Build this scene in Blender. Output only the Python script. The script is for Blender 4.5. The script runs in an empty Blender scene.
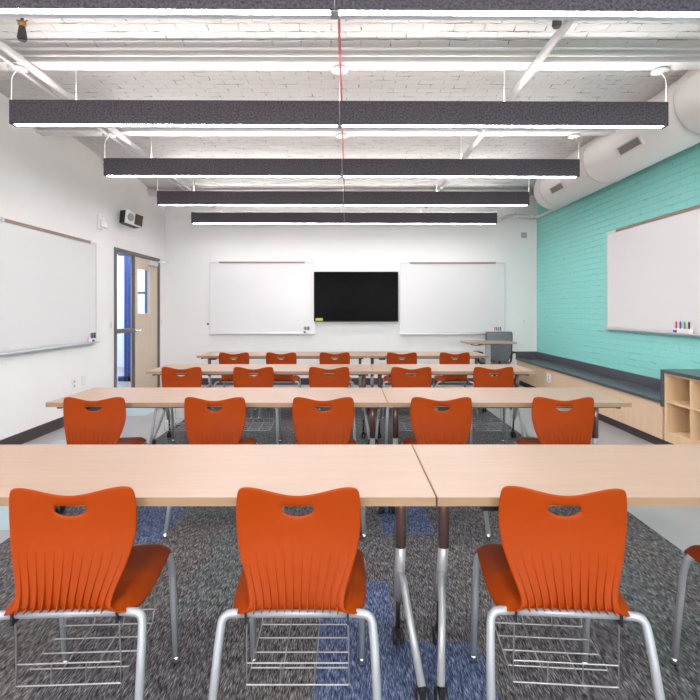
import bpy, bmesh, math, random
from mathutils import Vector, Matrix
random.seed(7)
PI = math.pi
SC = bpy.context.scene
COL = SC.collection

# ------------------------------------------------------------------ materials
def mat(name, col, rough=0.5, metal=0.0, spec=0.5, emit=None, estr=0.0, coat=0.0):
    m = bpy.data.materials.new(name); m.use_nodes = True
    b = m.node_tree.nodes['Principled BSDF']
    b.inputs['Base Color'].default_value = (*col, 1)
    b.inputs['Roughness'].default_value = rough
    b.inputs['Metallic'].default_value = metal
    b.inputs['Specular IOR Level'].default_value = spec
    b.inputs['Coat Weight'].default_value = coat
    if emit:
        b.inputs['Emission Color'].default_value = (*emit, 1)
        b.inputs['Emission Strength'].default_value = estr
    return m

def nodes(m):
    t = m.node_tree
    return t.nodes, t.links, t.nodes['Principled BSDF']

def coords(m, scale=(1, 1, 1), rot=(0, 0, 0)):
    N, L, B = nodes(m)
    tc = N.new('ShaderNodeTexCoord'); mp = N.new('ShaderNodeMapping')
    mp.inputs['Scale'].default_value = scale; mp.inputs['Rotation'].default_value = rot
    L.new(tc.outputs['Object'], mp.inputs['Vector'])
    return mp.outputs['Vector']

def noise_col(m, c1, c2, scale=10, detail=4, stretch=(1, 1, 1), lo=0.35, hi=0.65, bump=0.0, dist=0.002, rough=0.55):
    N, L, B = nodes(m)
    v = coords(m, stretch)
    n = N.new('ShaderNodeTexNoise'); n.inputs['Scale'].default_value = scale
    n.inputs['Detail'].default_value = detail; n.inputs['Roughness'].default_value = rough
    L.new(v, n.inputs['Vector'])
    r = N.new('ShaderNodeValToRGB')
    r.color_ramp.elements[0].position = lo; r.color_ramp.elements[1].position = hi
    r.color_ramp.elements[0].color = (*c1, 1); r.color_ramp.elements[1].color = (*c2, 1)
    L.new(n.outputs['Fac'], r.inputs['Fac']); L.new(r.outputs['Color'], B.inputs['Base Color'])
    if bump:
        bp = N.new('ShaderNodeBump'); bp.inputs['Strength'].default_value = bump
        bp.inputs['Distance'].default_value = dist
        L.new(n.outputs['Fac'], bp.inputs['Height']); L.new(bp.outputs['Normal'], B.inputs['Normal'])
    return m

def painted_brick(name, col, col2, axes, bw=0.215, bh=0.075, strength=0.8, rough=0.55, pit=0.6, mortar=0.005):
    """painted brick: courses come from the brick texture, height drives bump"""
    m = mat(name, col, rough)
    N, L, B = nodes(m)
    tc = N.new('ShaderNodeTexCoord'); sp = N.new('ShaderNodeSeparateXYZ'); cb = N.new('ShaderNodeCombineXYZ')
    L.new(tc.outputs['Object'], sp.inputs[0])
    L.new(sp.outputs[axes[0]], cb.inputs[0]); L.new(sp.outputs[axes[1]], cb.inputs[1])
    nz = N.new('ShaderNodeTexNoise'); nz.inputs['Scale'].default_value = 7; nz.inputs['Detail'].default_value = 3
    L.new(cb.outputs[0], nz.inputs['Vector'])
    sc = N.new('ShaderNodeVectorMath'); sc.operation = 'SCALE'; sc.inputs['Scale'].default_value = 0.025
    L.new(nz.outputs['Color'], sc.inputs[0])
    ad = N.new('ShaderNodeVectorMath'); ad.operation = 'ADD'
    L.new(cb.outputs[0], ad.inputs[0]); L.new(sc.outputs[0], ad.inputs[1])
    br = N.new('ShaderNodeTexBrick')
    br.inputs['Scale'].default_value = 1.0; br.inputs['Brick Width'].default_value = bw
    br.inputs['Row Height'].default_value = bh; br.inputs['Mortar Size'].default_value = mortar
    br.inputs['Mortar Smooth'].default_value = 0.6
    br.inputs['Color1'].default_value = (.75, .75, .75, 1); br.inputs['Color2'].default_value = (1, 1, 1, 1)
    br.inputs['Mortar'].default_value = (0, 0, 0, 1)
    L.new(ad.outputs[0], br.inputs['Vector'])
    n2 = N.new('ShaderNodeTexNoise'); n2.inputs['Scale'].default_value = 22; n2.inputs['Detail'].default_value = 5
    L.new(cb.outputs[0], n2.inputs['Vector'])
    mx = N.new('ShaderNodeMix'); mx.data_type = 'RGBA'; mx.inputs['Factor'].default_value = 0.35
    L.new(br.outputs['Color'], mx.inputs['A']); L.new(n2.outputs['Color'], mx.inputs['B'])
    bp = N.new('ShaderNodeBump'); bp.inputs['Strength'].default_value = strength; bp.inputs['Distance'].default_value = 0.012
    L.new(mx.outputs['Result'], bp.inputs['Height']); L.new(bp.outputs['Normal'], B.inputs['Normal'])
    # chipped holes / cracks in the joints, a mark of wear
    n3 = N.new('ShaderNodeTexNoise'); n3.inputs['Scale'].default_value = 4.5; n3.inputs['Detail'].default_value = 6
    n3.inputs['Roughness'].default_value = 0.7
    st = N.new('ShaderNodeVectorMath'); st.operation = 'MULTIPLY'; st.inputs[1].default_value = (1, 4, 1)
    L.new(cb.outputs[0], st.inputs[0]); L.new(st.outputs[0], n3.inputs['Vector'])
    mr = N.new('ShaderNodeValToRGB'); mr.color_ramp.elements[0].position = pit; mr.color_ramp.elements[1].position = pit + 0.05
    mr.color_ramp.elements[0].color = (0, 0, 0, 1)
    L.new(n3.outputs['Fac'], mr.inputs['Fac'])
    inv = N.new('ShaderNodeMath'); inv.operation = 'MULTIPLY'
    L.new(mr.outputs['Color'], inv.inputs[0]); L.new(br.outputs['Fac'], inv.inputs[1])
    cm = N.new('ShaderNodeMix'); cm.data_type = 'RGBA'
    cm.inputs['A'].default_value = (*col, 1); cm.inputs['B'].default_value = (*col2, 1)
    L.new(inv.outputs[0], cm.inputs['Factor']); L.new(cm.outputs['Result'], B.inputs['Base Color'])
    return m

def wood(name, c1, c2, stretch, rough=0.4, scale=6):
    m = mat(name, c1, rough)
    return noise_col(m, c1, c2, scale=scale, detail=6, stretch=stretch, lo=.3, hi=.7)

def glass(name, col=(0.9, 0.95, 1), tr=0.85):
    m = bpy.data.materials.new(name); m.use_nodes = True
    t = m.node_tree; N, L = t.nodes, t.links; N.clear()
    o = N.new('ShaderNodeOutputMaterial'); mx = N.new('ShaderNodeMixShader')
    a = N.new('ShaderNodeBsdfTransparent'); a.inputs[0].default_value = (*col, 1)
    g = N.new('ShaderNodeBsdfGlossy'); g.inputs['Roughness'].default_value = 0.03
    mx.inputs[0].default_value = 1 - tr
    L.new(a.outputs[0], mx.inputs[1]); L.new(g.outputs[0], mx.inputs[2]); L.new(mx.outputs[0], o.inputs[0])
    return m

M = {}
M['wall'] = noise_col(mat('wall_paint', (.74, .71, .685), .55), (.87, .825, .81), (.89, .845, .83), 3, 3, bump=.04)
M['backwall'] = mat('back_wall_paint', (.80, .78, .765), .55)
M['teal'] = painted_brick('teal_brick', (.27, .69, .63), (.13, .43, .40), (1, 2), strength=.75, pit=.56)
M['vault'] = painted_brick('white_brick', (.62, .595, .59), (.16, .19, .17), (0, 1), bh=.08, strength=.85, pit=.53, mortar=.006)
M['whitesteel'] = mat('white_steel', (.70, .675, .67), .4)
M['whitepipe'] = mat('white_pipe', (.60, .58, .58), .4)
M['duct'] = mat('white_duct', (.74, .71, .69), .42)
M['ductseam'] = mat('duct_seam', (.66, .62, .60), .45)
M['grille'] = mat('grille_grey', (.28, .27, .26), .5)
M['red'] = mat('red_cable', (.48, .03, .05), .45)
M['felt'] = noise_col(mat('felt', (.1, .1, .11), .95, spec=.1), (.052, .046, .056), (.128, .114, .134), 75, 3, bump=.25, dist=.002)
M['lens'] = mat('lens_glow', (.9, .9, .95), .4, emit=(.95, .96, 1.0), estr=13.5)
M['uplens'] = mat('uplight_glow', (.9, .9, .95), .4, emit=(1.0, .955, .92), estr=4.9)
M['lenstrim'] = mat('lens_trim', (.62, .64, .72), .4)
M['base'] = mat('brown_baseboard', (.055, .036, .036), .5)
M['floor'] = noise_col(mat('floor_vinyl', (.4, .4, .4), .42), (.31, .30, .305), (.36, .35, .35), 2.2, 5, stretch=(1, .4, 1))
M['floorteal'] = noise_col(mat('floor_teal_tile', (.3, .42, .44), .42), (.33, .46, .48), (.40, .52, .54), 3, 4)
M['tabletop'] = wood('maple_laminate', (.365, .243, .170), (.40, .268, .19), (.6, 8, 1), .36, 5)
M['edge'] = wood('maple_edge', (.27, .172, .10), (.31, .20, .12), (1, 1, 10), .45, 5)
M['maple'] = wood('maple_veneer', (.66, .47, .30), (.73, .54, .37), (9, 9, .7), .42, 4)
M['maple_in'] = wood('maple_inside', (.68, .47, .27), (.74, .54, .33), (9, 9, .7), .5, 4)
M['doorwood'] = wood('door_maple', (.62, .49, .36), (.69, .56, .43), (7, 7, .6), .42, 4)
M['counter'] = noise_col(mat('counter_laminate', (.09, .1, .12), .3), (.055, .056, .066), (.095, .096, .11), 60, 4)
M['orange'] = mat('orange_plastic', (.30, .0385, .002), .5, spec=.10, coat=.0)
M['leg'] = mat('silver_paint', (.36, .375, .40), .38, metal=.25)
M['tleg'] = mat('table_silver', (.42, .42, .43), .35, metal=.3)
M['sleeve'] = mat('bronze_sleeve', (.25, .15, .125), .3, metal=.7)  # reflection of the orange chairs put into the brown metal colour
M['chrome'] = mat('chrome', (.75, .75, .75), .15, metal=1)
M['wire'] = mat('chrome_wire', (.42, .41, .43), .35, metal=.8)
M['black'] = mat('black_plastic', (.012, .012, .014), .45)
M['darkmetal'] = mat('dark_metal', (.06, .05, .05), .45, metal=.3)
M['board'] = mat('whiteboard', (.74, .71, .71), .22, spec=.4)
M['alu'] = mat('aluminium', (.62, .62, .64), .35, metal=.6)
M['cork'] = mat('cork_rail', (.33, .22, .17), .7)
M['screen'] = mat('tv_screen', (.0012, .0012, .0015), .25, spec=.03)
M['yellow'] = mat('yellow_label', (.55, .50, .03), .6)
M['frame'] = mat('bronze_frame', (.13, .115, .11), .45, metal=.2)
M['blue'] = mat('blue_paint', (.006, .045, .22), .45)
M['paper'] = mat('white_plastic', (.80, .78, .76), .45)
M['redink'] = mat('red_ink', (.6, .04, .06), .5)
M['blueink'] = mat('blue_ink', (.04, .06, .4), .5)
M['greenink'] = mat('green_ink', (.03, .3, .1), .5)
M['mesh'] = noise_col(mat('grey_mesh', (.1, .1, .11), .8), (.12, .125, .14), (.22, .225, .24), 120, 2)
M['brass'] = mat('brass', (.42, .25, .09), .4, metal=.8)
M['grey'] = mat('grey_plastic', (.33, .36, .40), .5)
M['hallwall'] = mat('hall_paint', (.72, .76, .82), .6)
M['pane'] = glass('clear_pane', (.93, .96, 1.0), .92)
M['clear'] = glass('window_glass', (.97, .97, .97), .93)
M['speakergrille'] = mat('speaker_grille', (.07, .04, .03), .7)

def carpet_mat(name, a, b, rot, acc=None):
    """woven tile: short light and dark yarn dashes on a mid ground"""
    m = mat(name, a, .95, spec=.1)
    N, L, B = nodes(m)
    v = coords(m, (300, 34, 1), (0, 0, rot))
    n = N.new('ShaderNodeTexNoise'); n.inputs['Scale'].default_value = 1.0; n.inputs['Detail'].default_value = 2
    L.new(v, n.inputs['Vector'])
    v2 = coords(m, (60, 16, 1), (0, 0, rot))
    n2 = N.new('ShaderNodeTexNoise'); n2.inputs['Scale'].default_value = 1.0; n2.inputs['Detail'].default_value = 2
    L.new(v2, n2.inputs['Vector'])
    ad = N.new('ShaderNodeMath'); ad.operation = 'MULTIPLY_ADD'; ad.inputs[1].default_value = .35
    L.new(n2.outputs['Fac'], ad.inputs[0]); L.new(n.outputs['Fac'], ad.inputs[2])
    r = N.new('ShaderNodeValToRGB'); e = r.color_ramp.elements
    e[0].position = .53; e[0].color = (*a, 1); e[1].position = .86; e[1].color = (*b, 1)
    k = r.color_ramp.elements.new(.71); k.color = (*(acc or [(x + y) * .34 for x, y in zip(a, b)]), 1)
    L.new(ad.outputs[0], r.inputs['Fac']); L.new(r.outputs['Color'], B.inputs['Base Color'])
    bp = N.new('ShaderNodeBump'); bp.inputs['Strength'].default_value = .4; bp.inputs['Distance'].default_value = .003
    L.new(n.outputs['Fac'], bp.inputs['Height']); L.new(bp.outputs['Normal'], B.inputs['Normal'])
    return m
CARPET = [carpet_mat('carpet_charcoal', (.018, .016, .019), (.29, .27, .28), .18),
          carpet_mat('carpet_graphite', (.022, .019, .020), (.315, .29, .29), -.14),
          carpet_mat('carpet_blue', (.018, .026, .06), (.26, .30, .42), .12, (.085, .11, .20)),
          carpet_mat('carpet_sage', (.022, .025, .027), (.29, .305, .30), -.2)]

# ------------------------------------------------------------------ mesh helpers
def box(bm, x0, x1, y0, y1, z0, z1, mi=0, rot=None):
    vs = [bm.verts.new((x, y, z)) for x in (x0, x1) for y in (y0, y1) for z in (z0, z1)]
    if rot:
        c = Vector(((x0 + x1) / 2, (y0 + y1) / 2, (z0 + z1) / 2))
        for v in vs: v.co = rot @ (v.co - c) + c
    for f in ((0, 1, 3, 2), (4, 6, 7, 5), (0, 4, 5, 1), (2, 3, 7, 6), (0, 2, 6, 4), (1, 5, 7, 3)):
        bm.faces.new([vs[i] for i in f]).material_index = mi

def fillet(pts, r, n=6):
    pts = [Vector(p) for p in pts]
    if r <= 0 or len(pts) < 3: return pts
    out = [pts[0]]
    for i in range(1, len(pts) - 1):
        p, a, b = pts[i], pts[i - 1], pts[i + 1]
        ra = min(r, (a - p).length * .48, (b - p).length * .48)
        s = p + (a - p).normalized() * ra; e = p + (b - p).normalized() * ra
        for k in range(n + 1):
            t = k / n
            out.append((1 - t) ** 2 * s + 2 * t * (1 - t) * p + t * t * e)
    out.append(pts[-1]); return out

def tube(bm, pts, r, seg=10, fil=0, mi=0, caps=True, radii=None):
    P = fillet(pts, fil) if fil else [Vector(p) for p in pts]
    rings = []; ref = None
    for i, p in enumerate(P):
        d = (P[min(i + 1, len(P) - 1)] - P[max(i - 1, 0)]).normalized()
        if ref is None:
            ref = d.orthogonal().normalized()
        ref = (ref - d * ref.dot(d)).normalized(); bn = d.cross(ref)
        rr = r if radii is None else radii[0] + (radii[1] - radii[0]) * i / (len(P) - 1)
        rings.append([bm.verts.new(p + (ref * math.cos(2 * PI * k / seg) + bn * math.sin(2 * PI * k / seg)) * rr) for k in range(seg)])
    for a, b in zip(rings, rings[1:]):
        for k in range(seg):
            f = bm.faces.new((a[k], a[(k + 1) % seg], b[(k + 1) % seg], b[k])); f.smooth = True; f.material_index = mi
    if caps:
        bm.faces.new(rings[0][::-1]).material_index = mi; bm.faces.new(rings[-1]).material_index = mi

def lathe(bm, prof, centre, axis='Z', seg=20, mi=0):
    """prof = [(radius, height)] revolved about an axis through centre"""
    c = Vector(centre); rings = []
    for (r, h) in prof:
        ring = []
        for k in range(seg):
            a = 2 * PI * k / seg
            p = {'Z': Vector((r * math.cos(a), r * math.sin(a), h)), 'X': Vector((h, r * math.cos(a), r * math.sin(a))),
                 'Y': Vector((r * math.sin(a), h, r * math.cos(a)))}[axis]
            ring.append(bm.verts.new(c + p))
        rings.append(ring)
    for a, b in zip(rings, rings[1:]):
        for k in range(seg):
            f = bm.faces.new((a[k], a[(k + 1) % seg], b[(k + 1) % seg], b[k])); f.smooth = True; f.material_index = mi
    bm.faces.new(rings[0][::-1]); bm.faces.new(rings[-1])

def obj(name, bm, m, parent=None, bevel=0.0, fixn=True):
    if fixn: bmesh.ops.recalc_face_normals(bm, faces=bm.faces)
    me = bpy.data.meshes.new(name); bm.to_mesh(me); bm.free()
    for x in (m if isinstance(m, (list, tuple)) else [m]): me.materials.append(x)
    o = bpy.data.objects.new(name, me); COL.objects.link(o); o.parent = parent
    if bevel:
        b = o.modifiers.new('bevel', 'BEVEL'); b.width = bevel; b.segments = 2; b.limit_method = 'ANGLE'
        b.harden_normals = False
    return o

def BM(): return bmesh.new()
def bx(name, m, parent, dims, bevel=0.0):
    b = BM(); box(b, *dims); return obj(name, b, m, parent, bevel)
def tb(name, m, parent, pts, r, **k):
    b = BM(); tube(b, pts, r, **k); return obj(name, b, m, parent)

def tag(o, label, cat, group=None):
    o['label'] = label; o['category'] = cat
    if group: o['group'] = group
    return o
def thing(name, label, cat, loc=(0, 0, 0), rz=0, group=None):
    o = bpy.data.objects.new(name, None); COL.objects.link(o); o.location = loc; o.rotation_euler.z = rz
    return tag(o, label, cat, group)
def struct(o):
    o['kind'] = 'structure'; return o
def copy_tree(o, parent=None):
    c = o.copy(); COL.objects.link(c); c.parent = parent
    for ch in list(o.children): copy_tree(ch, c)
    return c

# ------------------------------------------------------------------ the room
XL, XR, YB, YF, CZ = -3.20, 3.30, 8.48, -3.4, 1.322
SPR, RISE, FLZ = 3.225, .115, 3.135
BEAMS = [3.62 + 1.40 * k for k in range(-4, 4)]
# floor with a few pale teal patches
bm = BM(); box(bm, XL - 2.4, XR + .2, YF - .2, YB + 2.9, -.12, 0)
def floor_patch(x0, x1, y0, y1):
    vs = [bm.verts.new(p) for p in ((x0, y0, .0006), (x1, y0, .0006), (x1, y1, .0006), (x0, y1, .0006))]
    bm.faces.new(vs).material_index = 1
for t in ((-2.45, -1.97, 2.90, 3.28), (-3.0, -2.5, 6.0, 6.5), (-2.9, -2.4, 4.6, 4.9), (2.2, 2.6, 7.1, 7.5)): floor_patch(*t)
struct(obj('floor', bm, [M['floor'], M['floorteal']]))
# walls
bm = BM()
DY0, DY1, DZ = 6.63, 8.21, 2.17
box(bm, XL - .14, XL, YF, DY0, 0, 3.55); box(bm, XL - .14, XL, DY1, YB + .14, 0, 3.55); box(bm, XL - .14, XL, DY0, DY1, DZ, 3.55)
struct(obj('wall_left', bm, M['wall']))
struct(bx('wall_back', M['backwall'], None, (XL, XR, YB, YB + .14, 0, 3.55)))
struct(bx('wall_right', M['teal'], None, (XR, XR + .2, YF, YB + .14, 0, 3.55)))
bm = BM()
WZ0, WZ1 = .9, 2.7
added_wins = [(-2.7, -.4), (.4, 2.7)]
box(bm, XL - .14, XR + .2, YF - .2, YF, 0, WZ0); box(bm, XL - .14, XR + .2, YF - .2, YF, WZ1, 3.55)
for a, b in ((XL - .14, -2.7), (-.4, .4), (2.7, XR + .2)): box(bm, a, b, YF - .2, YF, WZ0, WZ1)
struct(obj('wall_front', bm, M['wall']))
for i, (a, b) in enumerate(added_wins):
    bm = BM()
    for (p, q, r, s) in ((a, b, WZ0, WZ0 + .06), (a, b, WZ1 - .06, WZ1), (a, a + .06, WZ0, WZ1), (b - .06, b, WZ0, WZ1),
                         ((a + b) / 2 - .03, (a + b) / 2 + .03, WZ0, WZ1)):
        box(bm, p, q, YF - .14, YF - .08, r, s)
    w = struct(obj('window_%d' % (i + 2), bm, M['frame']))  # unseen window, invented to bring light in from behind the camera
    bx('pane', M['clear'], w, (a + .05, b - .05, YF - .115, YF - .11, WZ0 + .05, WZ1 - .05))
# vaulted brick ceiling
bm = BM()
edges = [YF - .2] + BEAMS + [YB + .75]
prof = []
for a, b in zip(edges, edges[1:]):
    A = a if a in BEAMS else b - 1.4
    Bb = b if b in BEAMS else a + 1.4
    n = 14
    for k in range(n + 1):
        y = A + (Bb - A) * k / n
        if y < a - 1e-6 or y > b + 1e-6: continue
        t = (y - A) / (Bb - A) * 2 - 1
        prof.append((y, SPR + RISE * math.sqrt(max(0, 1 - t * t * .96)) - RISE * .2))
prof = [p for p in prof if p[0] <= YB + .14]
vs = [[bm.verts.new((x, y, z)) for (y, z) in prof] for x in (XL - .14, XR + .2)]
vt = [[bm.verts.new((x, y, 3.75)) for (y, z) in prof] for x in (XL - .14, XR + .2)]
for k in range(len(prof) - 1):
    f = bm.faces.new((vs[0][k], vs[0][k + 1], vs[1][k + 1], vs[1][k]))
    bm.faces.new((vt[0][k], vt[0][k + 1], vt[1][k + 1], vt[1][k]))
    for s in (0, 1): bm.faces.new((vs[s][k], vs[s][k + 1], vt[s][k + 1], vt[s][k]))
for k in (0, len(prof) - 1): bm.faces.new((vs[0][k], vs[1][k], vt[1][k], vt[0][k]))
struct(obj('ceiling', bm, M['vault']))
for i, y in enumerate(BEAMS):
    bm = BM()
    box(bm, XL, XR, y - .06, y + .06, FLZ, FLZ + .016); box(bm, XL, XR, y - .03, y + .03, FLZ + .016, SPR + .03)
    tube(bm, [(XL, y - .10, FLZ + .075), (XR, y - .10, FLZ + .075)], .011, 8)
    tube(bm, [(XL, y - .085, FLZ + .035), (XR, y - .085, FLZ + .035)], .008, 8)
    struct(obj('trim_%d' % (i + 1), bm, M['whitesteel']))
bm = BM(); box(bm, XL, XL + .014, YF, DY0 - .02, 0, .115); struct(obj('baseboard_left', bm, M['base']))
bm = BM(); box(bm, XL + .014, 2.94, YB - .014, YB, 0, .115); struct(obj('baseboard_back', bm, M['base']))
# carpet
bm = BM()
CX0, CX1, CY0, CY1 = -1.95, 1.82, -2.0, 7.7
BLUE = {}
W, Lh = .315, .915
cols = [-.12 + W * k for k in range(-6, 7)]
start = {6: 1.43, 7: 1.92, 2: 2.74, 4: 2.1}
rnd = random.Random(11)
for ci, x in enumerate(cols):
    a, b = max(x, CX0), min(x + W, CX1)
    if b - a < .01: continue
    off = (0.11, .60, -.05, .42)[ci % 4]
    y = (start[ci] - 5 * Lh) if ci in start else CY0 - .9 + off
    while y < CY1:
        p, q = max(y, CY0), min(y + Lh, CY1)
        if q > p:
            r_ = rnd.random()
            mi = 2 if r_ < .0 else (3 if r_ < .3 else (1 if r_ < .66 else 0))
            mx, my = (a + b) / 2, (p + q) / 2
            if my < 3.3: mi = 1 if rnd.random() < .5 else 0
            if ci == 6 and p < 1.5 and q > 1.6: mi = 2
            if ci == 7: mi = 2 if (q < 2.0 and q > 1.5) or (p > 2.7 and q < 3.9) else 0
            if ci == 2 and p > 2.7 and q < 3.8: mi = 2
            if ci == 4 and 2.0 < p < 2.2: mi = 3
            if ci >= 10 and 1.3 < my < 2.4: mi = 3
            v = [bm.verts.new(c) for c in ((a, p, .006), (b, p, .006), (b, q, .006), (a, q, .006))]
            bm.faces.new(v).material_index = mi
        y += Lh
bmesh.ops.remove_doubles(bm, verts=bm.verts, dist=.0005)
box(bm, CX0, CX1, CY0, CY1, 0, .0055)
tag(obj('carpet', bm, CARPET, fixn=False), 'dark grey woven carpet with blue tiles under the rows of tables', 'carpet')

# hallway beyond the door
HX = XL - 2.1
struct(bx('wall_hall_side', M['hallwall'], None, (HX - .1, HX, 5.2, 11.2, 0, 2.9)))
struct(bx('wall_hall_end', M['hallwall'], None, (HX, XL - .14, 11.1, 11.2, 0, 2.9)))
struct(bx('wall_hall_near', M['hallwall'], None, (HX, XL - .14, 5.2, 5.3, 0, 2.9)))
struct(bx('wall_hall_inner', M['hallwall'], None, (XL - .18, XL - .14, YB + .14, 11.1, 0, 2.9)))
struct(bx('ceiling_hall', M['hallwall'], None, (HX, XL - .14, 5.2, 11.2, 2.8, 2.9)))
bm = BM(); fy = 8.86
for (a, b, z0, z1) in ((-4.09, -3.91, 0, 2.8), (-3.715, -3.60, 0, 2.8), (-4.2, -3.36, 0, .09), (-4.0, -3.36, 1.60, 1.64), (-4.20, -3.36, 2.3, 2.4)):
    box(bm, a, b, fy, fy + .08, z0, z1)
w1 = struct(obj('window_1', bm, M['blue']))
bx('pane', M['pane'], w1, (-3.91, -3.715, fy + .035, fy + .045, .09, 1.60))
bm = BM(); box(bm, -.5, .5, -.14, .14, -.02, 0)
hl = obj('ceiling_light', bm, mat('hall_lamp', (.9, .9, .9), .4, emit=(.92, .96, 1), estr=12), None)  # unseen lamp added to brighten the hallway
hl.location = (-4.45, 7.6, 2.8); hl.rotation_euler.z = PI / 2
tag(hl, 'flat white ceiling light in the hallway beyond the door', 'ceiling light')
h2 = hl.copy(); COL.objects.link(h2); h2.location = (-4.45, 9.9, 2.8)
h2['label'] = 'flat white ceiling light at the far end of the hallway beyond the blue frame'

# door with sidelight
d = bpy.data.objects.new('door_1', None); COL.objects.link(d); d.location = (XL, DY0, 0); struct(d)
fx0, fx1 = -.15, .02          # local x
T = .05; W_ = DY1 - DY0; ML = .57
bm = BM()
box(bm, fx0, fx1, 0, T, 0, DZ); box(bm, fx0, fx1, W_ - T, W_, 0, DZ); box(bm, fx0, fx1, T, W_ - T, DZ - T, DZ)
box(bm, -.015, fx1, ML, ML + T, 0, DZ - T); box(bm, -.05, fx1, T, ML, .98, 1.04); box(bm, fx0, fx1, T, ML, 0, .10)
obj('door_frame', bm, M['frame'], d, .003)
bx('sidelight_pane', M['pane'], d, (-.07, -.062, T, ML, .1, DZ - T))
bm = BM()
a, b = ML + T + .004, W_ - T - .004
w0, w1_ = a + .14, a + .14 + .46
box(bm, -.05, -.005, a, w0, .01, DZ - T - .004); box(bm, -.05, -.005, w1_, b, .01, DZ - T - .004)
box(bm, -.05, -.005, w0, w1_, .01, 1.25); box(bm, -.05, -.005, w0, w1_, 1.94, DZ - T - .004)
leaf = obj('door_leaf', bm, M['doorwood'], d)
bx('door_pane', M['pane'], leaf, (-.03, -.024, w0, w1_, 1.25, 1.94))
bm = BM(); lathe(bm, [(.028, 0), (.028, .012), (.01, .014), (.01, .05)], (-.005, a + .06, 1.0), 'X', 14)
tube(bm, [(.042, a + .06, 1.0), (.046, a + .12, 1.0), (.044, a + .185, .998)], .010, 8)
obj('door_handle', bm, M['chrome'], leaf)
bm = BM(); box(bm, -.005, .055, b - .40, b - .12, 2.02, 2.09)
tube(bm, [(.03, b - .2, 2.09), (.20, b - .02, 2.105), (.02, b + .0, 2.12)], .009, 6)
obj('door_closer', bm, M['alu'], leaf, .004)

# ------------------------------------------------------------------ tables
def make_leg(parent, s, L):
    """s = -1 left end, +1 right end; a column with a slanted front foot and two casters"""
    xc, xf = s * (L / 2 - .078), s * (L / 2 - .030)
    bm = BM()
    tube(bm, [(xc, .0, .45), (xc, .045, .30), (xc, .075, .205)], .019, 12)
    tube(bm, [(xc, .03, .33), (xc + s * .01, -.01, .315), (xc + s * .016, -.055, .26), (xf, -.20, .075)], .0135, 10, fil=.05)
    lg = obj('leg', bm, M['tleg'], parent)
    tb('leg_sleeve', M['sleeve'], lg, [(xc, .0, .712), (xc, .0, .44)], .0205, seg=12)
    for (cx, cy, top) in ((xf, -.20, .085), (xc, .105, .215)):
        bm = BM()
        for q in (-1, 1):
            lathe(bm, [(.012, -.007), (.030, -.007), (.033, 0), (.030, .007), (.012, .007)], (cx + q * .013, cy, .0395), 'X', 16)
        box(bm, cx - .008, cx + .008, cy - .026, cy + .018, .045, .078)
        tube(bm, [(cx, cy, .06), (cx, cy - (.02 if cy > 0 else 0), top)], .009, 8)
        obj('caster', bm, M['black'], lg)

def make_table(L, label, loc):
    t = thing('classroom_table', label, 'table', loc, 0, 'maple classroom tables in four rows')
    bm = BM(); x0, x1, y0, y1 = -L / 2, L / 2, -.295, .295
    box(bm, x0 + .002, x1 - .002, y0 + .002, y1 - .002, .711, .737)
    tp = obj('tabletop', bm, M['tabletop'], t, .0015)
    bm = BM()
    for (a, b, c, e) in ((x0, x1, y0, y0 + .0022), (x0, x1, y1 - .0022, y1), (x0, x0 + .0022, y0, y1), (x1 - .0022, x1, y0, y1)):
        box(bm, a, b, c, e, .7095, .7362)
    obj('edge_band', bm, M['edge'], tp)
    bm = BM()
    box(bm, x0 + .09, x1 - .09, -.03, .03, .672, .7108)
    box(bm, x0 + .05, x1 - .05, -.25, -.235, .695, .7108)
    for s in (-1, 1):
        box(bm, s * (L / 2 - .055) - .012, s * (L / 2 - .055) + .012, -.25, .25, .69, .7108)
    obj('under_frame', bm, M['darkmetal'], t)
    bm = BM(); box(bm, x0 + .15, x0 + .23, -.26, -.20, .68, .695); tube(bm, [(x0 + .19, -.22, .70), (x0 + .19, -.22, .68)], .008, 6)
    obj('flip_lever', bm, M['black'], t)
    for s in (-1, 1): make_leg(t, s, L)
    return t

ROWY = [1.506 + 1.523 * k for k in range(4)]        # near edges
JX = [.2755, .247, .238, .238]
rown = ['front row', 'second row', 'third row', 'back row by the television wall']
LA, LB = 2.134, 1.524
protoA = protoB = None
for r in range(4):
    ya = ROWY[r] + .295
    la = 'longer maple table, left of the pair in the ' + rown[r]
    lb = 'shorter maple table, right of the pair in the ' + rown[r]
    if r == 0:
        protoA = make_table(LA, la, (JX[0] - .0015 - LA / 2, ya, 0)); protoB = make_table(LB, lb, (JX[0] + .0015 + LB / 2, ya, 0))
    else:
        a = copy_tree(protoA); a.location = (JX[r] - .0015 - LA / 2, ya, 0); a['label'] = la
        b = copy_tree(protoB); b.location = (JX[r] + .0015 + LB / 2, ya, 0); b['label'] = lb

# ------------------------------------------------------------------ chairs
ROWS = [  # y, z, halfwidth, forward wrap, ear, roll
    (-.168, .776, .176, .014, 1.0, 0), (-.166, .764, .183, .015, .85, 0), (-.163, .742, .186, .016, .40, 0), (-.161, .716, .188, .017, .1, 0),
    (-.160, .688, .188, .018, 0, 0), (-.162, .650, .185, .018, 0, 0), (-.168, .612, .178, .017, 0, 0), (-.177, .574, .167, .016, 0, 0),
    (-.188, .538, .153, .014, 0, 0), (-.199, .506, .141, .010, 0, 0), (-.207, .481, .135, .004, 0, 0), (-.206, .464, .138, -.006, 0, .0),
    (-.192, .456, .160, -.014, 0, .35), (-.155, .454, .191, -.018, 0, .85), (-.095, .457, .205, -.010, 0, 1.0), (-.03, .461, .207, 0, 0, .85),
    (.04, .466, .206, 0, 0, .6), (.10, .470, .204, 0, 0, .5), (.145, .470, .200, -.004, 0, .5), (.172, .461, .192, -.012, 0, .5), (.186, .445, .178, -.022, 0, .5)]
NU = 24
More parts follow.
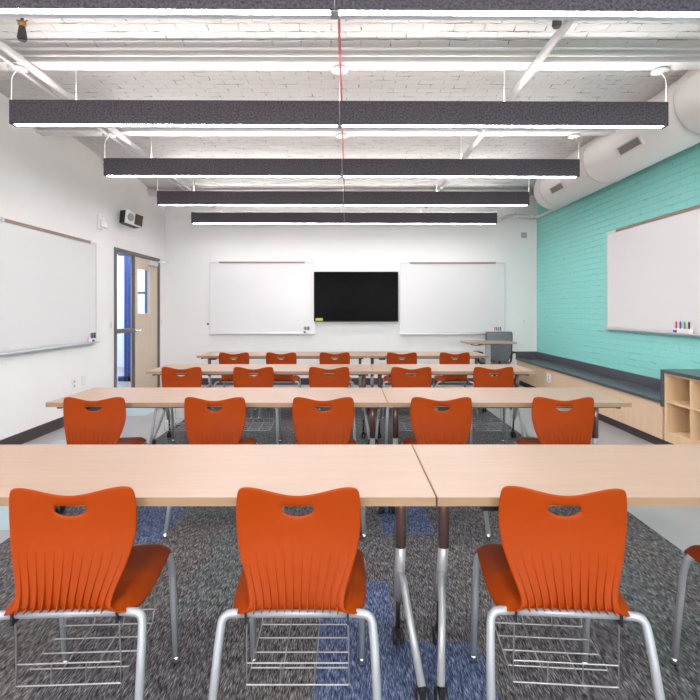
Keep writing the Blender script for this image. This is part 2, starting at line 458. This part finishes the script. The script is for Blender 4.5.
def shell_point(i, u, off=0.0):
    i = max(0, min(len(ROWS) - 1.0001, i)); k = int(i); t = i - k
    y, z, w, wr, ear, roll = [p + (q - p) * t for p, q in zip(ROWS[k], ROWS[k + 1])]
    au = abs(u)
    x = u * w; yy = y + wr * u * u
    rec = max(0, 1 - abs(i - 10) / 3.2) * max(0, 1 - (au / .93) ** 6)     # recess the ribs stand in
    yy += .010 * rec; z -= .010
    zz = z + ear * (.0225 * (1 - math.cos(PI * min(au / .88, 1))) / 2 - (.006 * max(0, (au - .86) / .14) ** 1.5))
    if roll:
        zz += .016 * roll * min(au / .8, 1) ** 2
        if au > .78: zz -= .042 * roll * ((au - .78) / .22) ** 1.4
    return Vector((x, yy - off, zz))
def make_shell():
    bm = BM(); g = [[bm.verts.new(shell_point(i, -1 + 2 * j / NU)) for j in range(NU + 1)] for i in range(len(ROWS))]
    for i in range(len(ROWS) - 1):
        for j in range(NU):
            if i == 2 and 9 <= j <= 14: continue
            f = bm.faces.new((g[i][j], g[i][j + 1], g[i + 1][j + 1], g[i + 1][j])); f.smooth = True
    for j in range(9, 16): g[3][j].co.z += (.000, -.002, -.003)[0 if abs(j-12)>1 else 1] + (.011 if abs(j-12)==3 else (.003 if abs(j-12)==2 else 0))
    o = obj('tmp', bm, M['orange'])
    s = o.modifiers.new('s', 'SOLIDIFY'); s.thickness = .0065; s.offset = 0
    ss = o.modifiers.new('ss', 'SUBSURF'); ss.levels = 1; ss.render_levels = 1
    dg = bpy.context.evaluated_depsgraph_get(); me = bpy.data.meshes.new_from_object(o.evaluated_get(dg))
    bpy.data.objects.remove(o)
    bm = BM(); bm.from_mesh(me)
    # moulded ribs on the back, deeper towards the seat
    for q in range(12):
        u = (q - 5.5) / 5.5 * .86
        i0, i1 = 5.6 + .5 * abs(u) ** 2, 11.0
        n = 16; rr = []
        for k in range(n + 1):
            t = k / n; i = i0 + (i1 - i0) * t
            c = shell_point(i, u); h = .0042 + .017 * t ** 1.8
            if k == 0: h = .002
            wd = .0018 + .0016 * t
            side = Vector((1, 0, 0))
            rr.append([bm.verts.new(c + Vector((-wd, .0, 0))), bm.verts.new(c + Vector((-wd * .45, -h, 0))),
                       bm.verts.new(c + Vector((wd * .45, -h, 0))), bm.verts.new(c + Vector((wd, 0, 0)))])
        for A, B in zip(rr, rr[1:]):
            for k in range(3):
                f = bm.faces.new((A[k], A[k + 1], B[k + 1], B[k])); f.smooth = False
        bm.faces.new(rr[0]); bm.faces.new(rr[-1][::-1])
    # small raised oval mark under the hand hole
    for sx in (-.012, -.004, .004, .012):
        p = shell_point(3.55, sx / .19, .0036)
        box(bm, p.x - .0022, p.x + .0022, p.y - .0008, p.y + .001, p.z - .004, p.z + .003)
    return bm
def make_chair():
    t = thing('classroom_chair', '', 'chair', (0, 0, 0), 0, 'orange plastic chairs with book baskets')
    obj('seat_shell', make_shell(), M['orange'], t, fixn=False)
    tb('rear_crossbar', M['leg'], t, [(-.165, -.178, .427), (.165, -.178, .427)], .012, seg=10)
    tb('front_crossbar', M['leg'], t, [(-.15, .12, .440), (.15, .12, .440)], .0115, seg=10)
    for s in (-1, 1):
        tb('side_rail', M['leg'], t, [(s * .11, -.178, .427), (s * .11, .12, .436)], .009, seg=8)
        rl = tb('leg', M['leg'], t, [(s * .16, -.178, .427), (s * .217, -.180, .425), (s * .224, -.205, .35), (s * .240, -.300, .014)], .0125, seg=12, fil=.05)
        fl = tb('leg', M['leg'], t, [(s * .145, .12, .440), (s * .198, .125, .438), (s * .199, .15, .37), (s * .200, .195, .03)], .0115, seg=12, fil=.04)
        for par, x, y, z in ((rl, s * .240, -.300, .014), (fl, s * .2, .195, .03)):
            b = BM(); lathe(b, [(.006, .03), (.012, .022), (.014, .010), (.014, 0.0)], (x, y, .006), 'Z', 12)
            obj('glide', b, M['chrome'], par)
        bx('basket_clip', M['black'], t, (s * .148 - .003, s * .148 + .003, -.196, -.162, .403, .441))
    # wire basket
    bm = BM(); r = .0022; zb = .211; w = .150; yr, yf = -.17, .09
    ln = lambda *p: tube(bm, p, r, 6, caps=False)
    for k in range(4):
        x = -w + 2 * w * k / 3
        ln((x, yr, .275), (x, yr, zb), (x, yf, zb + .008), (x, yf + .02, zb + .045))
    for k in range(5):
        y = yr + (yf - yr) * k / 4
        ln((-w, y, zb + .008 * k / 4), (w, y, zb + .008 * k / 4))
    ln((-w, yr, .275), (w, yr, .275)); ln((-w, yf + .02, zb + .045), (w, yf + .02, zb + .045))
    for s in (-1, 1):
        ln((s * w, yr, .275), (s * .148, -.178, .415)); ln((s * w, yf + .02, zb + .045), (s * .148, .12, .43))
    obj('book_basket', bm, M['wire'], t)
    return t
CHX = [[0, -.828, -.148, .652, 1.405], [-1.530, -.800, -.150, .562, 1.300], [-1.522, -.866, -.173, .580, 1.330], [-1.389, -.814, -.163, .656, 1.300]]
YAW = [[0, .045, 0, -.075, .0], [.02, -.01, .01, .0, -.03], [0, .01, 0, -.01, .01], [.0, .0, .01, .0, 0]]
CHY = [1.595, 3.068, 4.584, 6.058]
place = ['furthest left', 'second from the left', 'middle', 'second from the right', 'furthest right']
place1 = ['', 'leftmost', 'just left of the paired table legs', 'just right of the paired table legs', 'only partly in frame at the right edge']
chair = make_chair(); first = True
for r in range(4):
    for k in range(5):
        if r == 0 and k == 0: continue
        c = chair if first else copy_tree(chair); first = False
        c.location = (CHX[r][k], CHY[r], .007); c.rotation_euler.z = YAW[r][k]
        c['label'] = 'orange shell chair in the front row, ' + place1[k] if r == 0 else \
            'orange chair, %s in the %s' % (place[k], rown[r])

# ------------------------------------------------------------------ pendant lights
LY = [3.60 + 1.393 * k for k in range(-4, 4)]
LX0, LX1, LJ = -2.515, 2.405, -.062
LZ0, LZ1 = 2.698, 2.876
def make_pendant(label, y):
    t = thing('pendant_light', label, 'pendant light', (LJ, y + .018, 0), .008, 'long grey felt pendant lights')
    x0, x1 = LX0 - LJ, LX1 - LJ
    for a, b in ((x0, -.0015), (.0015, x1)):
        bm = BM()
        box(bm, a, b, 0, .012, LZ0, LZ1); box(bm, a, b, .060, .072, LZ0, LZ1)
        box(bm, a, a + .012, .012, .06, LZ0, LZ1); box(bm, b - .012, b, .012, .06, LZ0, LZ1)
        box(bm, a + .012, b - .012, .012, .06, LZ1 - .03, LZ1 - .012)
        f = obj('felt_baffle', bm, M['felt'], t)
    for a, b in ((x0 + .03, -.02), (.02, x1 - .03)):
        bm = BM(); box(bm, a, b, .010, .037, LZ0 - .002, LZ0 + .003); ln = obj('lens', bm, M['lens'], t)
        bm = BM(); box(bm, a, b, .037, .070, LZ0 - .005, LZ0 - .0005); obj('lens_trim', bm, M['lenstrim'], t)
        bm = BM(); box(bm, a, b, .014, .058, LZ1 - .008, LZ1 + .003); obj('uplight_lens', bm, M['uplens'], t)
    bx('joint_clip', M['grey'], t, (-.019, .019, .006, .068, LZ0 - .007, LZ0 - .0005))
    for x, cx in ((x0 - .006, x0 + .04), (0, 0), (x1 + .006, x1 - .04)):
        bm = BM(); lathe(bm, [(.05, 0), (.064, -.012), (.064, -.018), (.02, -.022)], (cx, .036, FLZ + .0), 'Z', 24)
        cn = obj('canopy', bm, M['whitesteel'], t)
        if x == 0: tb('suspension_cable', M['whitesteel'], t, [(0, .036, FLZ - .018), (0, .036, LZ1)], .002, seg=6)
        else:
            tb('power_cord', M['whitesteel'], t, [(cx, .036, FLZ - .018), (x, .036, FLZ - .07), (x - .002, .036, LZ1 - .02), (x, .036, LZ1 - .055)], .0038, seg=6, fil=.03)
            bx('end_bracket', M['brass'], t, (x - .012, x + .008, .028, .044, LZ1 - .068, LZ1 - .055))
    for x in (-2.04 - LJ, 1.18 - LJ):
        tb('suspension_cable', M['whitesteel'], t, [(x, .036, FLZ), (x, .036, LZ1)], .003, seg=6)
    return t
names = {3: 'grey felt linear pendant light cut by the top edge of the photo, nearest the camera', 4: 'widest fully visible grey felt pendant light, second from the camera',
         5: 'grey felt linear pendant light, third from the camera', 6: 'grey felt linear pendant light, fourth from the camera',
         7: 'shortest looking grey felt pendant light, furthest away near the back wall'}
pl = make_pendant(names[3], LY[3])
for k in (4, 5, 6, 7):
    c = copy_tree(pl); c.location.y = LY[k] + .018; c['label'] = names[k]
for k, nm in ((0, 'grey felt pendant light behind the camera beside the front windows'), (1, 'grey felt pendant light behind the camera, second from the windows'),
              (2, 'grey felt pendant light directly above the camera')):
    c = copy_tree(pl); c.location.y = LY[k] + .018; c['label'] = nm  # out-of-view pendants, added to help light the room

# ------------------------------------------------------------------ pipes, duct
def pipe(name, label, cat, pts, r, m, fil=0, seg=12, group=None):
    bm = BM(); tube(bm, pts, r, seg, fil); o = obj(name, bm, m); tag(o, label, cat, group); return o
pipe('ceiling_pipe', 'thicker white pipe under the beams on the left side', 'pipe', [(-2.34, YF, 3.106), (-2.34, YB, 3.106)], .028, M['whitepipe'])
pipe('ceiling_pipe', 'white pipe under the beams right of the middle', 'pipe', [(1.37, YF, 3.106), (1.37, YB, 3.106)], .028, M['whitepipe'])
pipe('electrical_conduit', 'thin white conduit beside the thicker pipe on the left', 'conduit', [(-2.475, YF, 3.122), (-2.475, YB, 3.122)], .013, M['whitepipe'])
pipe('alarm_cable', 'red cable running down the middle of the ceiling', 'cable', [(-.056, YF, 3.118), (-.056, 7.85, 3.118)], .0085, M['red'], seg=8)
pipe('wall_pipe', 'white pipe along the top of the teal wall under the duct', 'pipe',
     [(3.255, YF, 2.90), (3.255, 8.30, 2.90), (2.80, 8.36, 2.93), (2.62, 8.30, 2.86)], .034, M['whitepipe'], fil=.08)
bm = BM()
for (x, y, z, a) in ((3.15, 8.31, 2.905, 'X'), (2.86, 8.35, 2.928, 'X')):
    lathe(bm, [(.042, -.02), (.042, .02)], (x, y, z), a, 14)
obj('pipe_coupling', bm, M['whitesteel'], bpy.data.objects['wall_pipe'])
bm = BM(); lathe(bm, [(.006, .05), (.018, .03), (.02, 0), (.012, -.03)], (2.60, 8.29, 2.84), 'Z', 12)
obj('nozzle', bm, M['whitesteel'], bpy.data.objects['wall_pipe'])
for x, y, lb in ((-2.13, 3.17, 'small brass sprinkler head at the upper left of the ceiling'), (1.30, 3.02, 'small brass sprinkler head beside the right ceiling pipe')):
    t = thing('sprinkler_head', lb, 'sprinkler', (x, y, 3.325), 0, 'sprinkler heads')
    bm = BM(); lathe(bm, [(.010, 0), (.010, -.13), (.016, -.14), (.024, -.19), (.030, -.235), (.022, -.25)], (0, 0, 0), 'Z', 14); obj('body', bm, M['darkmetal'], t)
    bm = BM(); lathe(bm, [(.011, -.12), (.024, -.125), (.026, -.145), (.018, -.160)], (0, 0, 0), 'Z', 12)
    tube(bm, [(-.035, 0, -.115), (0, 0, -.135), (.035, 0, -.115)], .006, 6); obj('collar', bm, M['brass'], t)
dt = thing('air_duct', 'large round white duct along the top of the teal wall', 'duct', (3.01, 0, 3.07 - .005))
R = .288; yE = 7.20; yC = 4.02
bm = BM()
lathe(bm, [(.10, yE), (.20, yE - .004), (R - .05, yE - .015), (R - .018, yE - .045), (R, yE - .10), (R, yC)], (0, 0, 0), 'Y', 48)
obj('duct_body', bm, M['duct'], dt)
bm = BM(); lathe(bm, [(R + .0, yC + .03), (R + .014, yC + .02), (R + .016, yC), (R + .012, yC - .02), (R + .012, YF)], (0, 0, 0), 'Y', 48)
obj('duct_body', bm, M['duct'], dt)
for y in (yE - .30, 5.62):
    bm = BM(); lathe(bm, [(R - .01, y - .012), (R + .004, y - .010), (R + .004, y + .010), (R - .01, y + .012)], (0, 0, 0), 'Y', 48)
    obj('duct_collar', bm, M['ductseam'], dt)
def grille(y0, y1):
    ang = math.radians(180 + 30)
    n = Vector((math.cos(ang), 0, math.sin(ang))); tt = Vector((-n.z, 0, n.x))
    def slab(bm, u0, u1, ya, yb, d0, d1):
        vs = [bm.verts.new(n * dd + tt * u + Vector((0, y, 0))) for u in (u0, u1) for y in (ya, yb) for dd in (d0, d1)]
        for f in ((0, 1, 3, 2), (4, 6, 7, 5), (0, 4, 5, 1), (2, 3, 7, 6), (0, 2, 6, 4), (1, 5, 7, 3)): bm.faces.new([vs[i] for i in f])
    bm = BM()
    for (a, b, c, e) in ((-.052, -.036, y0, y1), (.036, .052, y0, y1), (-.036, .036, y0, y0 + .018), (-.036, .036, y1 - .018, y1)): slab(bm, a, b, c, e, R - .03, R + .02)
    g = obj('grille_frame', bm, M['duct'], dt)
    bm = BM(); slab(bm, -.036, .036, y0 + .018, y1 - .018, R - .03, R + .002)
    for k in range(3): slab(bm, -.03 + k * .022, -.024 + k * .022, y0 + .018, y1 - .018, R, R + .012)
    obj('grille_slats', bm, M['grille'], g)
grille(4.55, 4.95); grille(6.2, 6.6)

# ------------------------------------------------------------------ whiteboards (local: x along the wall, -y towards the room)
def make_board(label, loc, rz, W=1.83, H=1.24, dx=0.0):
    t = thing('whiteboard', label, 'whiteboard', loc, rz, 'wall whiteboards')
    bx('writing_surface', M['board'], t, (-W / 2 + .012, W / 2 - .012, -.018, -.002, .02, H - .02))
    bm = BM()
    box(bm, -W / 2, W / 2, -.022, -.0, H - .03, H); box(bm, -W / 2, W / 2, -.022, 0, 0, .022)
    box(bm, -W / 2, -W / 2 + .016, -.022, 0, .022, H - .03); box(bm, W / 2 - .016, W / 2, -.022, 0, .022, H - .03)
    obj('frame', bm, M['alu'], t)
    bx('marker_tray', M['alu'], t, (-W / 2, W / 2, -.062, -.001, -.018, .0), .004)
    bm = BM(); box(bm, -.76 + dx, .76 + dx, -.032, -.0225, H - .026, H + .004); r = obj('map_rail', bm, M['cork'], t)
    for s in (-.76, .76): bx('rail_clip', M['alu'], r, (s + dx - .014, s + dx + .014, -.036, -.02, H - .03, H + .008))
    return t
make_board('whiteboard on the end wall left of the television', (-1.498, YB, .905), 0)
make_board('whiteboard on the end wall right of the television', (1.827, YB, .895), 0)
make_board('large whiteboard on the left wall, cut by the photo edge', (XL, 5.215, .915), PI / 2)
make_board('whiteboard on the teal brick wall', (XR, 5.235, 1.085), -PI / 2, H=1.205, dx=.06)
def marker_holder(label, loc, rz, wide=.13, cols=('redink', 'blueink', 'greenink', 'black')):
    t = thing('marker_holder', label, 'marker holder', loc, rz, 'marker holders on the whiteboards')
    bm = BM(); box(bm, -wide / 2, wide / 2, -.05, -.01, 0, .045); box(bm, -wide / 2, wide / 2, -.014, -.008, .045, .085); obj('holder', bm, M['paper'], t, .002)
    for k, c in enumerate(cols):
        x = -wide / 2 + .02 + k * (wide - .04) / (len(cols) - 1)
        bm = BM(); lathe(bm, [(.007, .02), (.008, .03), (.008, .10), (.006, .115)], (x, -.034, .0), 'Z', 10); obj('marker', bm, M[c], t)
    bx('eraser', M['blueink'], t, (-wide / 2 + .01, -wide / 2 + .05, -.060, -.0505, .006, .03))
    return t
marker_holder('marker holder at the right end of the left end-wall whiteboard', (-.72, YB - .024, .906), 0, .12)
marker_holder('marker holder above the office chair on the right end-wall whiteboard', (2.60, YB - .024, .896), 0, .14)
marker_holder('marker holder on the tray of the left wall whiteboard', (XL + .024, 5.98, .916), PI / 2, .13)
marker_holder('marker holder on the tray of the teal wall whiteboard', (XR - .024, 4.70, 1.086), -PI / 2, .22)
t = thing('board_magnet', 'small round dark magnet at the left end of the left end-wall whiteboard', 'magnet', (-2.445, YB, 1.06))
bm = BM(); lathe(bm, [(.028, -.012), (.030, 0)], (0, -.0, 0), 'Y', 16); obj('rim', bm, M['paper'], t)
bm = BM(); lathe(bm, [(.018, -.022), (.020, -.012)], (0, -.0, 0), 'Y', 16); obj('knob', bm, M['darkmetal'], t)

# ------------------------------------------------------------------ television
t = thing('television', 'large black flat television between the two end-wall whiteboards', 'television', (.140, YB, 1.102))
bx('housing', M['black'], t, (-.732, .732, -.085, -.03, 0, .868), .004)
bx('screen', M['screen'], t, (-.722, .722, -.088, -.0855, .014, .858))
bx('wall_mount', M['darkmetal'], t, (-.2, .2, -.03, 0, .25, .6))
bx('energy_label', M['yellow'], t, (-.70, -.575, -.0895, -.0882, .018, .062))

# ------------------------------------------------------------------ small wall devices
def plate(name, label, cat, loc, rz, w=.075, h=.118, kind='outlet'):
    t = thing(name, label, cat, loc, rz)
    bx('cover_plate', M['paper'], t, (-w / 2, w / 2, -.007, 0, -h / 2, h / 2), .002)
    if kind == 'outlet':
        for z in (-.024, .024):
            bx('socket', M['grey'], t, (-.012, .012, -.0095, -.0072, z - .013, z + .013))
    elif kind == 'switch':
        bx('rocker', M['board'], t, (-.015, .015, -.012, -.0072, -.03, .03))
    return t
plate('power_outlet', 'white power outlet low on the left wall', 'outlet', (XL, 5.66, .45), PI / 2)
plate('data_plate', 'white blank plate beside the outlet on the left wall', 'outlet', (XL, 5.86, .46), PI / 2, w=.09, kind='blank')
plate('light_switch', 'white light switch on the left wall before the door', 'switch', (XL, 6.53, 1.10), PI / 2, kind='switch')
plate('light_switch', 'white light switch between the door and the room corner', 'switch', (XL, 8.31, 1.10), PI / 2, kind='switch')
plate('light_switch', 'white switch plate on the end wall beside the teal wall', 'switch', (3.08, YB, 1.10), 0, .09, .13, kind='switch')
plate('power_outlet', 'white power outlet on the maple bench front', 'outlet', (2.9445, 7.10, .31), -PI / 2, w=.14, h=.12)
plate('motion_sensor', 'small grey box high on the end wall near the teal wall', 'sensor', (3.07, YB, 2.61), 0, .12, .12, kind='blank')
bx('sensor_face', M['grey'], bpy.data.objects['motion_sensor'], (-.045, .045, -.04, -.007, -.045, .045), .004)
t = thing('wall_chime', 'white alarm chime on the left wall above the board corner', 'alarm', (XL, 6.27, 2.43), PI / 2)
bx('backplate', M['paper'], t, (-.09, .02, -.02, 0, -.09, .10), .006); bx('sounder', M['board'], t, (-.06, .10, -.045, -.02, -.05, .05), .006)
t = thing('wall_speaker', 'black and white box speaker mounted above the door', 'speaker', (XL, 6.97, 2.60), 0)
Rz = Matrix.Rotation(math.radians(66), 4, 'Z')
def rb(name, m, par, dims, bev=.004):
    b = BM(); box(b, *dims); b.transform(Matrix.Translation((.14, -.08, 0)) @ Rz @ Matrix.Rotation(math.radians(8), 4, 'Y')); return obj(name, b, m, par, bev)
rb('housing', M['black'], t, (-.14, .14, -.02, .12, -.09, .09)); fp = rb('front_frame', M['paper'], t, (-.15, .15, -.045, -.02, -.095, .095))
rb('grille', M['speakergrille'], fp, (.0, .135, -.050, -.045, -.078, .078), .0)
b = BM(); lathe(b, [(.05, -.052), (.055, -.045)], (-.075, 0, 0), 'Y', 20); b.transform(Matrix.Translation((.14, -.08, 0)) @ Rz @ Matrix.Rotation(math.radians(8), 4, 'Y')); obj('horn', b, M['grey'], fp)
bx('bracket', M['darkmetal'], t, (0, .12, -.03, .03, -.03, .03))

# ------------------------------------------------------------------ bench and cubbies along the teal wall
FX = 2.945
XS = XR - .002
t = thing('storage_bench', 'low maple bench with dark grey top along the teal wall', 'bench', (0, 0, 0))
BY0, BY1 = 4.545, YB - .001
bx('countertop', M['counter'], t, (FX - .02, XS, BY0, BY1 - .001, .440, .470), .002)
bm = BM(); box(bm, XS - .02, XS, BY0, BY1 - .02, .470, .580); box(bm, FX - .015, XS, BY1 - .02, BY1, .470, .580); obj('backsplash', bm, M['counter'], t)
n = 6
for k in range(n):
    a = BY0 + (BY1 - BY0) * k / n; b = BY0 + (BY1 - BY0) * (k + 1) / n
    bx('front_panel', M['maple'], t, (FX, FX + .02, a + .0012, b - .0012, .10, .4395))
bx('carcass', M['maple_in'], t, (FX + .021, XS, BY0, BY1, .10, .4395))
bx('toe_kick', M['base'], t, (FX + .05, XS, BY0, BY1, 0, .10))
t = thing('cubby_shelf', 'maple cubby shelf with dark grey top at the right edge', 'shelf', (0, 0, 0))
CY_1, CY_0 = 4.543, 2.90
bm = BM(); box(bm, FX - .02, XS, CY_0, CY_1, .728, .758); obj('countertop', bm, M['counter'], t, .002)
bx('side_panel', M['counter'], t, (FX - .02, XS, CY_1 - .028, CY_1, .41, .7275), .001)
bm = BM()
box(bm, FX, XS, CY_0, CY_1 - .0285, .10, .195); box(bm, XS - .012, XS, CY_0, CY_1 - .0285, .195, .7275)
box(bm, FX, XS - .012, CY_1 - .06, CY_1 - .0285, .195, .7275); box(bm, FX, XS - .012, CY_0, CY_0 + .02, .195, .7275)
box(bm, FX, XS - .012, CY_0 + .02, CY_1 - .06, .709, .7275)
obj('carcass', bm, M['maple_in'], t)
sp_ = (CY_1 - .06 - CY_0 - .02) / 5
for k in range(1, 5): bx('divider', M['maple_in'], t, (FX, XS - .012, CY_0 + .02 + sp_ * k - .009, CY_0 + .02 + sp_ * k + .009, .195, .709))
for k in range(5):
    a = CY_0 + .02 + sp_ * k + (.009 if k else 0); b = CY_0 + .02 + sp_ * (k + 1) - (.009 if k < 4 else 0)
    bx('shelf_board', M['maple_in'], t, (FX + .001, XS - .012, a, b, .458, .475))
bx('toe_kick', M['base'], t, (FX + .05, XS, CY_0, CY_1, 0, .10))

# ------------------------------------------------------------------ lectern table and office chair
t = thing('lectern_table', 'small maple lectern table on a single grey post at the back right', 'lectern', (2.14, 7.42, 0))
bm = BM()
pts = []
for (cx, cy, a0) in ((.34, .17, 0), (-.34, .17, 90), (-.34, -.17, 180), (.34, -.17, 270)):
    for k in range(5):
        a = math.radians(a0 + 22.5 * k); pts.append((cx + .04 * math.cos(a), cy + .04 * math.sin(a)))
lo = [bm.verts.new((x, y, .80)) for x, y in pts]; hi = [bm.verts.new((x, y, .828)) for x, y in pts]
bm.faces.new(hi); bm.faces.new(lo[::-1])
for k in range(len(pts)): bm.faces.new((lo[k], lo[(k + 1) % len(pts)], hi[(k + 1) % len(pts)], hi[k]))
obj('tabletop', bm, M['tabletop'], t)
bm = BM(); box(bm, -.035, .035, -.025, .025, .05, .79); obj('post', bm, M['tleg'], t, .003)
bm = BM(); box(bm, -.18, .18, -.12, .12, .785, .80); obj('support_plate', bm, M['darkmetal'], t)
bm = BM(); tube(bm, [(-.30, -.14, .79), (-.22, -.16, .775), (-.12, -.12, .785)], .007, 6); obj('height_lever', bm, M['black'], t)
bm = BM()
for s in (-1, 1):
    tube(bm, [(0, 0, .07), (s * .28, -.22, .05)], .02, 8); tube(bm, [(0, 0, .07), (s * .28, .22, .05)], .02, 8)
bs = obj('base', bm, M['tleg'], t)
for s in (-1, 1):
    for q in (-1, 1):
        bm = BM(); lathe(bm, [(.014, -.014), (.026, -.014), (.026, .014), (.014, .014)], (s * .28, q * .22, .027), 'X', 14); obj('caster', bm, M['black'], bs)

t = thing('office_chair', 'grey mesh swivel chair behind the lectern table', 'office chair', (2.42, 8.00, 0), .05)
def slab_loft(bm, rows, th, arch=.0, n=10):
    """rows = [(y, z, halfwidth)] : a padded sheet with thickness th"""
    F, K = [], []
    for (y, z, w) in rows:
        F.append([bm.verts.new((w * (-1 + 2 * k / n), y - th / 2 + arch * (1 - (-1 + 2 * k / n) ** 2), z)) for k in range(n + 1)])
        K.append([bm.verts.new((w * (-1 + 2 * k / n), y + th / 2 + arch * (1 - (-1 + 2 * k / n) ** 2), z)) for k in range(n + 1)])
    for G in (F, K):
        for a, b in zip(G, G[1:]):
            for k in range(n): bm.faces.new((a[k], a[k + 1], b[k + 1], b[k])).smooth = True
    for i in range(len(rows) - 1):
        for k in (0, n): bm.faces.new((F[i][k], F[i + 1][k], K[i + 1][k], K[i][k]))
    for i in (0, len(rows) - 1):
        for k in range(n): bm.faces.new((F[i][k], F[i][k + 1], K[i][k + 1], K[i][k]))
BR = [(.0, .47, .07), (-.01, .50, .14), (-.015, .55, .175), (-.02, .62, .192), (-.01, .72, .203), (.0, .84, .212), (.01, .925, .214), (.012, .945, .205)]
BR = [(y - .20, z, w) for y, z, w in BR]
bm = BM(); slab_loft(bm, BR, .012, -.03); obj('backrest', bm, M['mesh'], t)
bm = BM()
loop = [Vector((s * w, y, z)) for s, rr in ((-1, BR), (1, BR[::-1])) for (y, z, w) in rr]
tube(bm, loop + [loop[0]], .012, 8); obj('back_frame', bm, M['darkmetal'], t)
bm = BM(); tube(bm, [(0, -.222, .52), (0, -.225, .47), (0, -.20, .41), (0, .0, .40)], .022, 8, fil=.06); obj('back_support', bm, M['black'], t)
bm = BM()
rows = [(.05, .44, .17), (.05, .44, .17)]
seatp = [(-.21, .19), (-.10, .225), (.05, .24), (.18, .235), (.25, .20)]
lo = []; hi = []
for y, w in seatp:
    lo.append([bm.verts.new((w * q / 4, y, .425 + (.0 if abs(q) < 4 else .02))) for q in range(-4, 5)])
    hi.append([bm.verts.new((w * q / 4, y, .475 - (.0 if abs(q) < 4 else .015))) for q in range(-4, 5)])
for G in (lo, hi):
    for a, b in zip(G, G[1:]):
        for k in range(8): bm.faces.new((a[k], a[k + 1], b[k + 1], b[k])).smooth = True
for i in range(len(seatp) - 1):
    for k in (0, 8): bm.faces.new((lo[i][k], lo[i + 1][k], hi[i + 1][k], hi[i][k]))
for i in (0, -1):
    for k in range(8): bm.faces.new((lo[i][k], lo[i][k + 1], hi[i][k + 1], hi[i][k]))
obj('seat', bm, M['mesh'], t)
for s in (-1, 1):
    bm = BM(); tube(bm, [(s * .15, .0, .42), (s * .27, .0, .43), (s * .28, -.02, .60)], .016, 8, fil=.05); box(bm, s * .28 - .04, s * .28 + .04, -.14, .10, .60, .625)
    obj('armrest', bm, M['black'], t)
tb('gas_lift', M['darkmetal'], t, [(0, 0, .42), (0, 0, .08)], .024, seg=12)
bm = BM()
for k in range(5):
    a = 2 * PI * k / 5 + .3; tube(bm, [(0, 0, .10), (.29 * math.cos(a), .29 * math.sin(a), .065)], .02, 8)
sb = obj('star_base', bm, M['black'], t)
for k in range(5):
    a = 2 * PI * k / 5 + .3
    bm = BM(); lathe(bm, [(.014, -.02), (.027, -.02), (.027, .02), (.014, .02)], (.29 * math.cos(a), .29 * math.sin(a), .028), 'X', 14); obj('caster', bm, M['black'], sb)

# ------------------------------------------------------------------ daylight lamps and unseen windows, added behind the camera to light the room
for i, (a, b) in enumerate(added_wins):
    l = bpy.data.lights.new('daylight_%d' % i, 'AREA'); l.shape = 'RECTANGLE'; l.size = b - a; l.size_y = WZ1 - WZ0
    l.energy = 28; l.color = (1, .93, .88)
    o = bpy.data.objects.new('window_daylight', l); COL.objects.link(o); o.location = ((a + b) / 2, YF - .25, (WZ0 + WZ1) / 2)
    o.rotation_euler = (PI / 2, 0, 0)   # faces +Y
w = bpy.data.worlds.new('World'); SC.world = w; w.use_nodes = True
bg = w.node_tree.nodes['Background']; bg.inputs[0].default_value = (.75, .85, 1, 1); bg.inputs[1].default_value = 1.0

# ------------------------------------------------------------------ camera
cam = bpy.data.cameras.new('camera'); co = bpy.data.objects.new('camera', cam); COL.objects.link(co)
co.location = (0, 0, CZ); co.rotation_euler = (PI / 2, 0, 0)
cam.sensor_width = 36; cam.lens = 36 * 485 / 700; cam.shift_x = 2 / 700; cam.shift_y = -41 / 700; cam.clip_start = .02
SC.camera = co
SC.view_settings.view_transform = 'Standard'; SC.view_settings.look = 'None'
SC.view_settings.gamma = 1; SC.view_settings.use_curve_mapping = False
SC.view_settings.exposure = 2.65
